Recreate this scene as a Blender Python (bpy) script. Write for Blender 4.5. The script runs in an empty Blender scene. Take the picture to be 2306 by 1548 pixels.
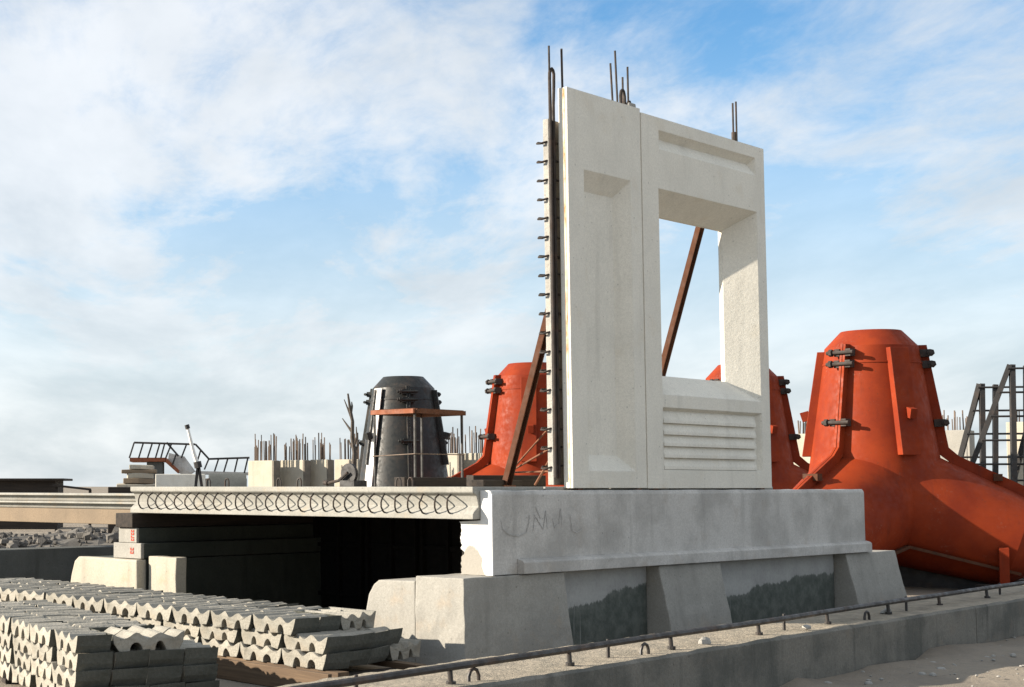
import bpy, bmesh, math, random
from mathutils import Vector, Matrix, noise
random.seed(7)
sc = bpy.context.scene
R = math.radians

# ---------------------------------------------------------------- camera
FPX, PPX, PPY, HZN, EYE = 3500., 500., 845., 1095., 1.65      # photo is 2306 x 1548
PITCH = math.atan((HZN - PPY) / FPX)
cam = bpy.data.cameras.new('camera'); co = bpy.data.objects.new('camera', cam)
sc.collection.objects.link(co); sc.camera = co
co.location = (0, 0, EYE); co.rotation_euler = (math.pi/2 + PITCH, 0, 0)
cam.sensor_width = 36; cam.lens = 36 * FPX / 2306
cam.shift_x = (1153 - PPX) / 2306; cam.shift_y = (PPY - 774) / 2306
cam.clip_start = .1; cam.clip_end = 9000

# the yard's two directions: B runs right and away, A runs left and away
ANG = math.atan2(.68291, .73050)
Bx, By = math.cos(ANG), math.sin(ANG)
C0 = Vector((2.1458, 13.9, 0))

# ---------------------------------------------------------------- light
SUN_EL = R(20)
k5 = math.tan(R(44))          # how far the sun stands behind the panel plane
tx, ty = -Bx - By*k5, -By + Bx*k5
n_ = math.hypot(tx, ty); tx /= n_; ty /= n_
to_sun = Vector((tx*math.cos(SUN_EL), ty*math.cos(SUN_EL), math.sin(SUN_EL)))
sl = bpy.data.lights.new('sun', 'SUN'); so = bpy.data.objects.new('sun', sl)
sc.collection.objects.link(so)
so.rotation_euler = to_sun.to_track_quat('Z', 'Y').to_euler()
so.location = to_sun * 60
sl.energy = 5.0; sl.angle = R(.6); sl.color = (1, .89, .74)

world = bpy.data.worlds.new('World'); sc.world = world; world.use_nodes = True
wn = world.node_tree; wn.nodes.clear(); WL = wn.links.new
def wnode(t, **kw):
    n = wn.nodes.new(t)
    for k, v in kw.items(): setattr(n, k, v)
    return n
sky = wnode('ShaderNodeTexSky', sky_type='NISHITA', sun_disc=False)
sky.sun_elevation = SUN_EL; sky.sun_rotation = math.atan2(tx, ty)
sky.air_density = 1.0; sky.dust_density = .6; sky.ozone_density = 1.6
tc = wnode('ShaderNodeTexCoord')
sep = wnode('ShaderNodeSeparateXYZ'); WL(tc.outputs['Generated'], sep.inputs[0])
zc = wnode('ShaderNodeMath', operation='MAXIMUM'); WL(sep.outputs[2], zc.inputs[0]); zc.inputs[1].default_value = 0
zz = wnode('ShaderNodeMath', operation='ADD'); WL(zc.outputs[0], zz.inputs[0]); zz.inputs[1].default_value = .16
dx = wnode('ShaderNodeMath', operation='DIVIDE'); WL(sep.outputs[0], dx.inputs[0]); WL(zz.outputs[0], dx.inputs[1])
dy = wnode('ShaderNodeMath', operation='DIVIDE'); WL(sep.outputs[1], dy.inputs[0]); WL(zz.outputs[0], dy.inputs[1])
cv = wnode('ShaderNodeCombineXYZ'); WL(dx.outputs[0], cv.inputs[0]); WL(dy.outputs[0], cv.inputs[1])
def wnoise(scale, detail, rough, dist, off, stretch=(1, 1, 1), rz=0):
    m = wnode('ShaderNodeMapping'); WL(cv.outputs[0], m.inputs[0])
    m.inputs['Location'].default_value = off; m.inputs['Scale'].default_value = stretch; m.inputs['Rotation'].default_value = (0, 0, rz)
    n = wnode('ShaderNodeTexNoise'); WL(m.outputs[0], n.inputs[0])
    n.inputs['Scale'].default_value = scale; n.inputs['Detail'].default_value = detail
    n.inputs['Roughness'].default_value = rough; n.inputs['Distortion'].default_value = dist
    return n.outputs[0]
def wmath(op, a, b):
    m = wnode('ShaderNodeMath', operation=op)
    for i, v in enumerate((a, b)):
        if isinstance(v, (int, float)): m.inputs[i].default_value = v
        else: WL(v, m.inputs[i])
    return m.outputs[0]
def wrange(v, a, b):
    m = wnode('ShaderNodeMapRange', interpolation_type='SMOOTHSTEP'); WL(v, m.inputs[0])
    m.inputs[1].default_value = a; m.inputs[2].default_value = b
    return m.outputs[0]
CLOUD_OFF = (9.7, 3.3, 0)
big = wnoise(.55, 3, .5, .3, CLOUD_OFF, (1, .8, 1), R(20))
med = wnoise(2.2, 9, .62, .5, (5.5, 4.4, 0), (1, .55, 1), R(-15))
fine = wnoise(9., 8, .65, .3, (1.1, 9.4, 0), (1, .6, 1), R(10))
mixn = wmath('ADD', wmath('ADD', wmath('MULTIPLY', big, .50), wmath('MULTIPLY', med, .45)), wmath('MULTIPLY', fine, .17))
fac = wrange(mixn, .405, .60)
# thin veil everywhere, thicker towards the horizon (air path)
veil = wrange(sep.outputs[2], .29, .03)
fac2 = wmath('MAXIMUM', wmath('MULTIPLY', fac, .88), wmath('MULTIPLY', veil, .90))
shade = wrange(wnoise(1.6, 6, .6, .2, (4.2, 6.6, 0), (1, .5, 1), 0), .3, .75)
cc = wnode('ShaderNodeMix', data_type='RGBA'); WL(shade, cc.inputs[0])
cc.inputs[6].default_value = (5.6, 6.05, 6.45, 1); cc.inputs[7].default_value = (8.4, 8.55, 8.7, 1)
skg = wnode('ShaderNodeMix', data_type='RGBA', blend_type='MULTIPLY'); skg.inputs[0].default_value = 1
WL(sky.outputs[0], skg.inputs[6]); skg.inputs[7].default_value = (.92, 1.45, 1.78, 1)
mx = wnode('ShaderNodeMix', data_type='RGBA'); WL(fac2, mx.inputs[0]); WL(skg.outputs[2], mx.inputs[6]); WL(cc.outputs[2], mx.inputs[7])
bg = wnode('ShaderNodeBackground'); WL(mx.outputs[2], bg.inputs[0]); bg.inputs[1].default_value = .052
wo = wnode('ShaderNodeOutputWorld'); WL(bg.outputs[0], wo.inputs[0])

sc.view_settings.view_transform = 'Standard'; sc.view_settings.look = 'None'
sc.view_settings.exposure = 1.2; sc.view_settings.gamma = 1
sc.view_settings.use_curve_mapping = False
sc.render.engine = 'CYCLES'

# ---------------------------------------------------------------- placing helpers
cP, sP = math.cos(PITCH), math.sin(PITCH)
def ray(x, y):
    a = (x - PPX)/FPX; b = -(y - PPY)/FPX
    return Vector((a, cP - b*sP, sP + b*cP))
def atd(x, y, Y):                      # the point on a pixel's ray at distance Y
    r = ray(x, y); return Vector((0, 0, EYE)) + r*(Y/r.y)
def onz(x, y, z):
    r = ray(x, y); return Vector((0, 0, EYE)) + r*((z - EYE)/r.z)
def W(u, v, z=0): return Vector((C0.x + u*Bx - v*By, C0.y + u*By + v*Bx, z))

# ---------------------------------------------------------------- materials
MATS = {}
class NT:
    def __init__(s, name):
        s.m = bpy.data.materials.new(name); s.m.use_nodes = True
        s.t = s.m.node_tree; s.t.nodes.clear(); s.L = s.t.links.new
        s.out = s.n('ShaderNodeOutputMaterial'); s.p = s.n('ShaderNodeBsdfPrincipled')
        s.L(s.p.outputs[0], s.out.inputs[0]); s.tc = s.n('ShaderNodeTexCoord')
        MATS[name] = s.m
    def n(s, t, **kw):
        x = s.t.nodes.new(t)
        for k, v in kw.items(): setattr(x, k, v)
        return x
    def noise(s, scale, detail=5, rough=.6, stretch=None, dist=0., coord='Object', off=(0, 0, 0)):
        x = s.n('ShaderNodeTexNoise'); x.inputs['Scale'].default_value = scale
        x.inputs['Detail'].default_value = detail; x.inputs['Roughness'].default_value = rough; x.inputs['Distortion'].default_value = dist
        m = s.n('ShaderNodeMapping'); s.L(s.tc.outputs[coord], m.inputs[0]); m.inputs['Location'].default_value = off
        if stretch: m.inputs['Scale'].default_value = stretch
        s.L(m.outputs[0], x.inputs[0]); return x.outputs[0]
    def rng(s, v, a, b, lo=0., hi=1., smooth=True):
        m = s.n('ShaderNodeMapRange', interpolation_type='SMOOTHSTEP' if smooth else 'LINEAR'); s.L(v, m.inputs[0])
        m.inputs[1].default_value = a; m.inputs[2].default_value = b; m.inputs[3].default_value = lo; m.inputs[4].default_value = hi
        return m.outputs[0]
    def math(s, op, a, b=0.):
        m = s.n('ShaderNodeMath', operation=op)
        for i, v in enumerate((a, b)):
            if isinstance(v, (int, float)): m.inputs[i].default_value = v
            else: s.L(v, m.inputs[i])
        return m.outputs[0]
    def mix(s, f, a, b, bt='MIX'):
        m = s.n('ShaderNodeMix', data_type='RGBA', blend_type=bt)
        for i, v in ((0, f), (6, a), (7, b)):
            if isinstance(v, (int, float)): m.inputs[i].default_value = v
            elif isinstance(v, tuple): m.inputs[i].default_value = (*v, 1)
            else: s.L(v, m.inputs[i])
        return m.outputs[2]
    def xyz(s, coord='Object'):
        x = s.n('ShaderNodeSeparateXYZ'); s.L(s.tc.outputs[coord], x.inputs[0]); return x.outputs
    def done(s, col, rough=.85, bump=None, bstr=.3, bdist=.01, metal=0., spec=.3, bevel=0.):
        for k, v in (('Base Color', col), ('Roughness', rough), ('Metallic', metal), ('Specular IOR Level', spec)):
            i = s.p.inputs[k]
            if isinstance(v, tuple): i.default_value = (*v, 1)
            elif isinstance(v, (int, float)): i.default_value = v
            else: s.L(v, i)
        nrm = None
        if bevel:
            bv = s.n('ShaderNodeBevel', samples=4); bv.inputs[0].default_value = bevel; nrm = bv.outputs[0]
        if bump is not None:
            b = s.n('ShaderNodeBump'); b.inputs['Strength'].default_value = bstr; b.inputs['Distance'].default_value = bdist
            s.L(bump, b.inputs['Height'])
            if nrm is not None: s.L(nrm, b.inputs['Normal'])
            nrm = b.outputs[0]
        if nrm is not None: s.L(nrm, s.p.inputs['Normal'])
        return s.m

def concrete(name, base, dark, stain=.5, streak=.4, warm=None, bump=.35, pits=True, coord='Object'):
    t = NT(name)
    cl = t.noise(1.7, 6, .62, coord=coord); f1 = t.rng(cl, .38, .66)
    sp = t.noise(38, 4, .7, coord=coord)
    st = t.noise(5, 6, .65, stretch=(1, 1, .12), coord=coord); f2 = t.rng(st, .52, .74)
    col = t.mix(t.math('MULTIPLY', f1, stain), base, dark)
    col = t.mix(t.math('MULTIPLY', f2, streak), col, tuple(c*.62 for c in dark))
    if warm: col = t.mix(t.rng(t.noise(2.6, 5, .6, coord=coord, off=(5, 3, 1)), .56, .72, 0, .45), col, warm)
    col = t.mix(.5, col, t.mix(sp, tuple(c*.72 for c in base), tuple(min(1, c*1.2) for c in base)), 'MIX') if False else t.mix(t.rng(sp, .3, .7, 0, .35), col, tuple(c*.7 for c in dark))
    if pits:
        vo = t.n('ShaderNodeTexVoronoi'); vo.inputs['Scale'].default_value = 9; t.L(t.tc.outputs[coord], vo.inputs[0])
        pm = t.rng(vo.outputs['Distance'], .05, .10, 1, 0)
        col = t.mix(t.math('MULTIPLY', pm, .55), col, tuple(c*.4 for c in dark))
    gr = t.noise(130, 3, .8, coord=coord)
    col = t.mix(t.rng(gr, .42, .68, 0, .42), col, tuple(c*.62 for c in dark))
    if name.startswith('unit'):
        oi = t.n('ShaderNodeObjectInfo'); col = t.mix(t.rng(oi.outputs['Random'], 0, 1, 0, .38, False), col, tuple(c*.55 for c in dark))
    h = t.math('ADD', t.math('MULTIPLY', sp, .5), t.noise(9, 8, .7, coord=coord))
    return t.done(col, .9, h, bump, .012, bevel=.012)

concrete('panel_concrete', (.80, .765, .675), (.71, .68, .60), stain=.8, streak=.34, warm=(.67, .60, .48), bump=.3, pits=True)
concrete('grey_concrete', (.60, .58, .545), (.38, .365, .34), stain=.85, streak=.35, warm=(.40, .345, .285))
concrete('block_concrete', (.355, .34, .305), (.26, .25, .225), stain=.7, streak=.3, warm=(.40, .31, .22))
concrete('cream_concrete', (.46, .42, .34), (.36, .33, .27), stain=.6, streak=.45, warm=(.43, .30, .17))
concrete('girder_concrete', (.37, .36, .325), (.25, .245, .22), stain=.6, streak=.3, warm=(.42, .32, .2))
concrete('track_concrete', (.225, .21, .18), (.10, .10, .088), stain=.9, streak=.85, warm=(.25, .20, .15), bump=.8)
concrete('unit_concrete', (.42, .39, .33), (.25, .24, .205), stain=.85, streak=.25, warm=(.36, .28, .19), bump=.9)
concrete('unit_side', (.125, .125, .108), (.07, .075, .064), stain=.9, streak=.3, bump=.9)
concrete('rough_concrete', (.42, .40, .36), (.30, .29, .27), stain=.9, streak=.2, bump=.9)
concrete('rib_concrete', (.22, .19, .155), (.13, .115, .095), stain=.8, streak=.4)  # dark brown with shade put into the colour
concrete('rubble', (.17, .155, .135), (.08, .075, .068), stain=.9, streak=.1, bump=.9)
concrete('dark_concrete', (.11, .115, .11), (.07, .075, .07), stain=.7, streak=.5)
concrete('tan_concrete', (.25, .19, .13), (.18, .14, .10), stain=.6, streak=.4)

concrete('algae_concrete', (.060, .068, .058), (.035, .042, .036), stain=.7, streak=.5)  # near-black green, the shade under the deck put into the colour
def damp_wall(name, lo, slope, bowl):
    t = NT(name)
    o = t.xyz()
    jag = t.noise(7, 12, .85, stretch=(1, 1, .3)); wob = t.noise(1.3, 3, .5, stretch=(1, 1, .05), off=(3, 1, 0))
    # height of the old damp line along the wall
    line = t.math('ADD', t.math('MULTIPLY', o[0], slope), lo)
    line = t.math('ADD', line, t.math('MULTIPLY', t.math('SUBTRACT', wob, .5), bowl))
    line = t.math('ADD', line, t.math('MULTIPLY', t.math('SUBTRACT', jag, .5), .26))
    f = t.rng(t.math('SUBTRACT', line, o[2]), -.006, .014)
    f = t.math('ADD', t.math('MULTIPLY', f, .78), t.math('MULTIPLY', t.rng(t.math('SUBTRACT', line, o[2]), -.13, .10), .22))
    run = t.rng(t.noise(14, 3, .6, stretch=(1, 1, .05), off=(7, 0, 0)), .62, .72, 1, .40)
    sp = t.noise(30, 5, .7)
    dry = t.mix(t.rng(t.noise(3, 5), .35, .7), (.40, .395, .375), (.33, .325, .31))
    wet = t.mix(t.rng(t.noise(6, 6, .7), .35, .7), (.060, .070, .060), (.125, .135, .118))
    col = t.mix(t.math('MULTIPLY', f, run), dry, wet)
    col = t.mix(t.rng(sp, .4, .8, 0, .3), col, (.12, .12, .115))
    return t.done(col, .88, sp, .4, .01)
damp_wall('damp_wall_a', .46, .13, .25)
damp_wall('damp_wall_b', .44, .075, .3)

def patched_end():                     # sunlit end of the ledge beam: white with a rounded grey patch
    t = NT('end_concrete'); o = t.xyz()
    w = t.noise(7, 4, .6)
    a = t.math('SUBTRACT', o[1], .25); b = t.math('SUBTRACT', o[2], -.03)
    d = t.math('SQRT', t.math('ADD', t.math('POWER', t.math('DIVIDE', a, .165), 2.), t.math('POWER', t.math('DIVIDE', b, .31), 2.)))
    d = t.math('ADD', d, t.math('MULTIPLY', t.math('SUBTRACT', w, .5), .5))
    f = t.rng(d, .92, 1.02, 1, 0)
    sp = t.noise(40, 4, .7)
    col = t.mix(f, (.70, .69, .67), (.30, .28, .245))
    col = t.mix(t.rng(sp, .4, .8, 0, .25), col, (.35, .33, .3))
    return t.done(col, .9, sp, .4, .01)
patched_end()

def metal(name, base, spot, rough=.6, met=0., amt=.5, spec=.4, bump=.25, sc_=5.):
    t = NT(name)
    f = t.rng(t.noise(sc_, 8, .7), .48, .68, 0, amt)
    st = t.rng(t.noise(7, 6, .65, stretch=(1, 1, .15)), .55, .75, 0, amt*.6)
    col = t.mix(f, base, spot); col = t.mix(st, col, tuple(c*.6 for c in spot))
    r = t.rng(t.noise(11, 4), .3, .7, rough-.1, min(1, rough+.2))
    return t.done(col, r, t.noise(45, 5, .7), bump, .004, met, spec, bevel=.006)
def orange():
    t = NT('orange_paint')
    col = t.mix(t.rng(t.noise(1.3, 6, .6), .35, .68), (.25, .034, .008), (.175, .022, .007))
    col = t.mix(t.rng(t.noise(5, 7, .7, stretch=(1, 1, .1)), .54, .72, 0, .6), col, (.12, .022, .010))      # rust runs
    col = t.mix(t.rng(t.noise(22, 6, .75), .60, .70, 0, .75), col, (.085, .030, .016))                        # chips
    sp = t.math('MULTIPLY', t.rng(t.noise(2.1, 5, .6, off=(4, 9, 2)), .52, .70), t.rng(t.noise(17, 6, .7, off=(1, 2, 3)), .55, .66))
    col = t.mix(t.math('MULTIPLY', sp, .28), col, (.30, .20, .15))                                            # cement splashes
    r = t.rng(t.noise(9, 5), .3, .7, .5, .8)
    return t.done(col, r, t.noise(16, 6, .7), .10, .006, 0, .14, bevel=.006)
orange()
metal('dark_rust', (.085, .036, .020), (.045, .024, .016), .8, 0, .8, .2)
metal('black_paint', (.012, .013, .012), (.045, .032, .024), .45, 0, .8, .4, sc_=2.5)
metal('rust_steel', (.17, .070, .035), (.075, .036, .022), .8, 0, .8)
metal('orange_rust', (.23, .075, .034), (.12, .045, .026), .75, 0, .7)
metal('rebar_steel', (.035, .028, .024), (.075, .042, .028), .7, .0, .7)
metal('light_rebar', (.17, .125, .095), (.075, .055, .045), .75, 0, .7)
metal('dark_steel', (.026, .025, .025), (.06, .042, .032), .6, 0, .6)
metal('rail_steel', (.030, .026, .024), (.085, .055, .04), .5, .0, .7)
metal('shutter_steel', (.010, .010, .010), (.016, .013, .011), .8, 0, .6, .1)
metal('white_paint', (.74, .72, .68), (.55, .5, .42), .5, 0, .5)
metal('red_paint', (.55, .06, .03), (.45, .05, .03), .7, 0, .4)

def timber(name, a, b):
    t = NT(name)
    g = t.noise(4, 8, .65, stretch=(.25, 6, 6), dist=.4)
    col = t.mix(t.rng(g, .3, .7), a, b)
    return t.done(col, .85, g, .4, .006)
timber('brown_timber', (.15, .10, .06), (.075, .05, .032))
timber('dark_timber', (.045, .035, .028), (.02, .017, .015))
timber('dead_wood', (.10, .085, .07), (.05, .04, .034))

def sand():
    t = NT('sand')
    n1 = t.noise(.6, 6, .6); n2 = t.noise(7, 7, .68); n3 = t.noise(70, 3, .7)
    col = t.mix(t.rng(n1, .35, .68), (.285, .245, .195), (.215, .185, .15))
    col = t.mix(t.rng(n2, .45, .72, 0, .55), col, (.20, .18, .155))
    col = t.mix(t.rng(n3, .45, .75, 0, .5), col, (.17, .15, .13))
    vo = t.n('ShaderNodeTexVoronoi'); vo.inputs['Scale'].default_value = 5.; t.L(t.tc.outputs['Object'], vo.inputs[0])
    col = t.mix(t.rng(vo.outputs['Distance'], .03, .09, .7, 0), col, (.13, .115, .10))
    h = t.math('ADD', t.math('MULTIPLY', n2, 1.), t.math('MULTIPLY', n3, .35))
    return t.done(col, .95, h, .7, .035, spec=.1)
sand()

# ---------------------------------------------------------------- mesh helpers
COL = sc.collection
class MB:
    def __init__(s): s.v = []; s.f = []; s.mi = []; s.cur = 0
    def add(s, vs, fs):
        o = len(s.v); s.v += [tuple(v) for v in vs]
        s.f += [tuple(i + o for i in f) for f in fs]; s.mi += [s.cur]*len(fs); return s
    def quad(s, a, b, c, d): return s.add([a, b, c, d], [(0, 1, 2, 3)])
    def box(s, x0, x1, y0, y1, z0, z1):
        v = [(x, y, z) for z in (z0, z1) for y in (y0, y1) for x in (x0, x1)]
        return s.add(v, [(0, 2, 3, 1), (4, 5, 7, 6), (0, 1, 5, 4), (2, 6, 7, 3), (0, 4, 6, 2), (1, 3, 7, 5)])
    def hexa(s, v): return s.add(v, [(0, 3, 2, 1), (4, 5, 6, 7), (0, 1, 5, 4), (1, 2, 6, 5), (2, 3, 7, 6), (3, 0, 4, 7)])
    def bar(s, p, q, w, h=None, up=Vector((0, 0, 1))):      # rectangular bar from p to q
        p, q = Vector(p), Vector(q); h = h or w; d = (q - p).normalized()
        if abs(d.dot(up)) > .98: up = Vector((1, 0, 0))
        x = d.cross(up).normalized(); y = x.cross(d).normalized()
        vs = [e + x*(sx*w/2) + y*(sy*h/2) for e in (p, q) for sx, sy in ((-1, -1), (1, -1), (1, 1), (-1, 1))]
        return s.add(vs, [(0, 3, 2, 1), (4, 5, 6, 7), (0, 1, 5, 4), (1, 2, 6, 5), (2, 3, 7, 6), (3, 0, 4, 7)])
    def tube(s, pts, r, n=6, r2=None):
        pts = [Vector(p) for p in pts]; m = len(pts); o = len(s.v); prev = None
        for i, p in enumerate(pts):
            d = (pts[min(i+1, m-1)] - pts[max(i-1, 0)]).normalized()
            if prev is None:
                x = d.orthogonal().normalized()
            else:
                x = (prev - d*prev.dot(d)).normalized()
            prev = x; y = d.cross(x)
            rr = r if r2 is None else r + (r2 - r)*i/(m-1)
            s.v += [tuple(p + (x*math.cos(a) + y*math.sin(a))*rr) for a in (2*math.pi*k/n for k in range(n))]
        fs = []
        for i in range(m-1):
            for k in range(n):
                fs.append((o+i*n+k, o+i*n+(k+1) % n, o+(i+1)*n+(k+1) % n, o+(i+1)*n+k))
        fs.append(tuple(o+k for k in range(n))[::-1]); fs.append(tuple(o+(m-1)*n+k for k in range(n)))
        s.f += fs; s.mi += [s.cur]*len(fs); return s
    def lathe(s, prof, n=48, M=None, cap=True):             # prof: (r, z)
        vs = [Vector((r*math.cos(2*math.pi*k/n), r*math.sin(2*math.pi*k/n), z)) for r, z in prof for k in range(n)]
        if M: vs = [M @ v for v in vs]
        fs = [(i*n+k, i*n+(k+1) % n, (i+1)*n+(k+1) % n, (i+1)*n+k) for i in range(len(prof)-1) for k in range(n)]
        if cap:
            fs.append(tuple(range(n))[::-1]); fs.append(tuple((len(prof)-1)*n+k for k in range(n)))
        return s.add(vs, fs)
    def prism(s, poly, f0, f1):                             # poly of 2-D points, f0/f1 map (a, b) to 3-D
        n = len(poly); vs = [f0(*p) for p in poly] + [f1(*p) for p in poly]
        return s.add(vs, [tuple(range(n))[::-1], tuple(range(n, 2*n))] + [(i, (i+1) % n, n+(i+1) % n, n+i) for i in range(n)])
    def mesh(s, name, mats, smooth=False, bevel=0., rough=None, sub=0, fix=True):
        me = bpy.data.meshes.new(name); me.from_pydata(s.v, [], s.f); me.update()
        mats = mats if isinstance(mats, (list, tuple)) else [mats]
        for m in mats: me.materials.append(MATS[m])
        if len(mats) > 1: me.polygons.foreach_set('material_index', s.mi)
        bm = bmesh.new(); bm.from_mesh(me)
        if fix: bmesh.ops.recalc_face_normals(bm, faces=bm.faces)
        if bevel:
            es = [e for e in bm.edges if len(e.link_faces) == 2 and e.calc_face_angle(0) > .5]
            bmesh.ops.bevel(bm, geom=es, offset=bevel, segments=2, affect='EDGES', profile=.6, clamp_overlap=True)
        if sub:
            for _ in range(sub):
                bmesh.ops.subdivide_edges(bm, edges=bm.edges[:], cuts=1, use_grid_fill=True)
        if rough:
            amp, scl, seed = rough
            bm.normal_update()
            for v in bm.verts:
                q = v.co*scl + Vector((seed, seed*1.7, seed*.3))
                v.co += Vector((noise.noise(q), noise.noise(q + Vector((31, 0, 0))), noise.noise(q + Vector((0, 47, 0)))))*amp
        if smooth:
            for f in bm.faces: f.smooth = True
            for e in bm.edges:
                if len(e.link_faces) == 2 and e.calc_face_angle(0) > R(32): e.smooth = False
        bm.to_mesh(me); bm.free(); return me

def put(name, me, parent=None, loc=(0, 0, 0), rz=0.):
    o = bpy.data.objects.new(name, me); COL.objects.link(o); o.location = loc; o.rotation_euler = (0, 0, rz)
    if parent: o.parent = parent
    return o
def tag(o, label, cat, group=None):
    o['label'] = label; o['category'] = cat
    if group: o['group'] = group
    return o
def thing(name, label, cat, loc, rz=0., group=None):
    o = bpy.data.objects.new(name, None); COL.objects.link(o); o.location = loc; o.rotation_euler = (0, 0, rz); o.empty_display_size = .2
    return tag(o, label, cat, group)
def struct(o): o['kind'] = 'structure'; return o
def part(parent, name, mb, mat, **kw): return put(name, mb.mesh(name, mat, **kw), parent)
def copy_tree(o, parent=None):
    c = o.copy(); COL.objects.link(c); c.parent = parent
    for ch in list(o.children): copy_tree(ch, c)
    return c
ORD = ['first', 'second', 'third', 'fourth', 'fifth', 'sixth', 'seventh', 'eighth', 'ninth', 'tenth', 'eleventh', 'twelfth']

# ================================================================ GROUND
def ground():
    xs = [-4000, -1500, -600, -250, -120, -60, -35, -22, -16] + [-12 + .30*i for i in range(0, 95)] + [17.5, 19, 21, 24, 28, 35, 50, 80, 140, 300, 700, 1600, 4000]
    ys = [-40, -15, -4, 2, 5, 7] + [8 + .27*i for i in range(0, 85)] + [32, 34, 37, 40, 44, 50, 60, 75, 100, 150, 250, 450, 900, 1800, 4000]
    v = []; f = []
    d1 = Vector((math.cos(R(45.9)), math.sin(R(45.9)))); d0 = Vector((4.109, 12.42)) - d1*2.9
    for y in ys:
        for x in xs:
            fade = max(0, min(1, 1 - (abs(x-4)-12)/20)) * max(0, min(1, 1 - (abs(y-17)-14)/20))
            p = Vector((x, y, 0))
            z = .028*noise.fractal(p*.8, 1., 2., 4) * fade - .005
            # sand drifted against the front of the track slab
            q = Vector((x, y)) - d0; perp = q.x*d1.y - q.y*d1.x        # >0 in front of it
            if perp > 0: z += fade*.10*math.exp(-perp/.35)*max(0, noise.noise(p*.55 + Vector((3, 2, 1)))+.25)
            if -.1 < perp < 6: z += fade*.035*noise.noise(p*2.6)
            v.append((x, y, z))
    nx = len(xs)
    for j in range(len(ys)-1):
        for i in range(nx-1):
            f.append((j*nx+i, j*nx+i+1, (j+1)*nx+i+1, (j+1)*nx+i))
    mb = MB(); mb.add(v, f)
    return struct(put('ground', mb.mesh('ground', 'sand', smooth=True, fix=False)))
ground()

# ================================================================ LOWER ROW: battered blocks and damp walls between them
def lower_block(label, u0, u1, bat, depth, twist=0.):
    t = thing('foundation_block', label, 'concrete block', W(u0, 0), ANG, 'battered foundation blocks')
    w = u1 - u0
    mb = MB().hexa([(0, -bat*.2 if twist else -bat, 0), (w+twist, -bat, 0), (w+.03, depth, 0), (0, depth, 0),
                    (0, 0, .83), (w, 0, .83), (w, depth-.008, .83), (0, depth-.008, .83)])
    part(t, 'body', mb, 'block_concrete', bevel=.010, sub=3, rough=(.010, 6., u0))
    return t
b1 = lower_block('large pale battered concrete block at the near corner under the ledge beam', 0, 1.54, .06, .56, .08)
b2 = lower_block('grey battered block under the middle of the ledge beam, between damp walls', 3.22, 4.44, .17, .9)
b3 = lower_block('grey battered block under the far right end of the ledge beam', 7.42, 8.80, .20, .9)
t = thing('foundation_block', 'pale concrete block with rounded top corner behind the near corner block', 'concrete block', W(0.01, .566), ANG, 'battered foundation blocks')
pf = [(0, 0), (.66, 0), (.60, .50), (.565, .64), (.50, .735), (.44, .775), (0, .785)]
part(t, 'body', MB().prism(pf, lambda a, b: (0, a, b), lambda a, b: (1.5, a, b)), 'block_concrete', bevel=.015, rough=(.008, 3, 4))
for (u0, u1, m, lb) in ((1.60, 3.21, 'damp_wall_a', 'short concrete wall stained dark green by damp beside the near corner block'),
                        (4.50, 7.40, 'damp_wall_b', 'long concrete wall with jagged dark damp stain under the ledge beam')):
    o = put('damp_wall', MB().box(0, u1-u0, 0, .45, 0, .822).mesh('damp_wall', m, bevel=.01), None, W(u0, .14), ANG)
    tag(o, lb, 'wall', 'damp walls')

# ================================================================ LEDGE BEAM that carries the panels
t = thing('ledge_beam', 'long grey concrete ledge beam with bottom toe, carrying the white panels', 'beam', W(.48, .03, .835), ANG)
L = 7.55
mb = MB()
pf = [(0, 0), (0, .735), (.012, .762), (.03, .775), (.13, .775), (.13, .50), (.36, .49), (.36, 0)]
n = len(pf); random.seed(3)
SEG = 40
for i in range(SEG+1):
    x = L*i/SEG
    for j, (a, b) in enumerate(pf):
        jx = 0
        mb.v.append((x + jx, a + .006*noise.noise(Vector((x*2, j, 0))), b + .006*noise.noise(Vector((x*3, j, 5)))))
for i in range(SEG):
    for j in range(n):
        k = (j+1) % n; mb.f.append((i*n+j, i*n+k, (i+1)*n+k, (i+1)*n+j)); mb.mi.append(0)
mb.f.append(tuple(SEG*n+j for j in range(n))); mb.mi.append(0)
part(t, 'body', mb, 'grey_concrete')
# end face, rough towards the back
ey = [(0, 0), (0, .735), (.012, .762), (.03, .775), (.13, .775), (.128, .60), (.13, .50)]
zz_ = .485
while zz_ > .01:
    q_ = noise.fractal(Vector((zz_*9, 2.3, 0)), .7, 2.1, 5)
    ey.append((.355 + .035*q_ - .045*math.exp(-((zz_-.20)/.035)**2), zz_)); zz_ -= .012
ey.append((.37, 0))
part(t, 'end_face', MB().prism(ey, lambda a, b: (-.018, a, b), lambda a, b: (-.001, a, b)), 'end_concrete')
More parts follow.
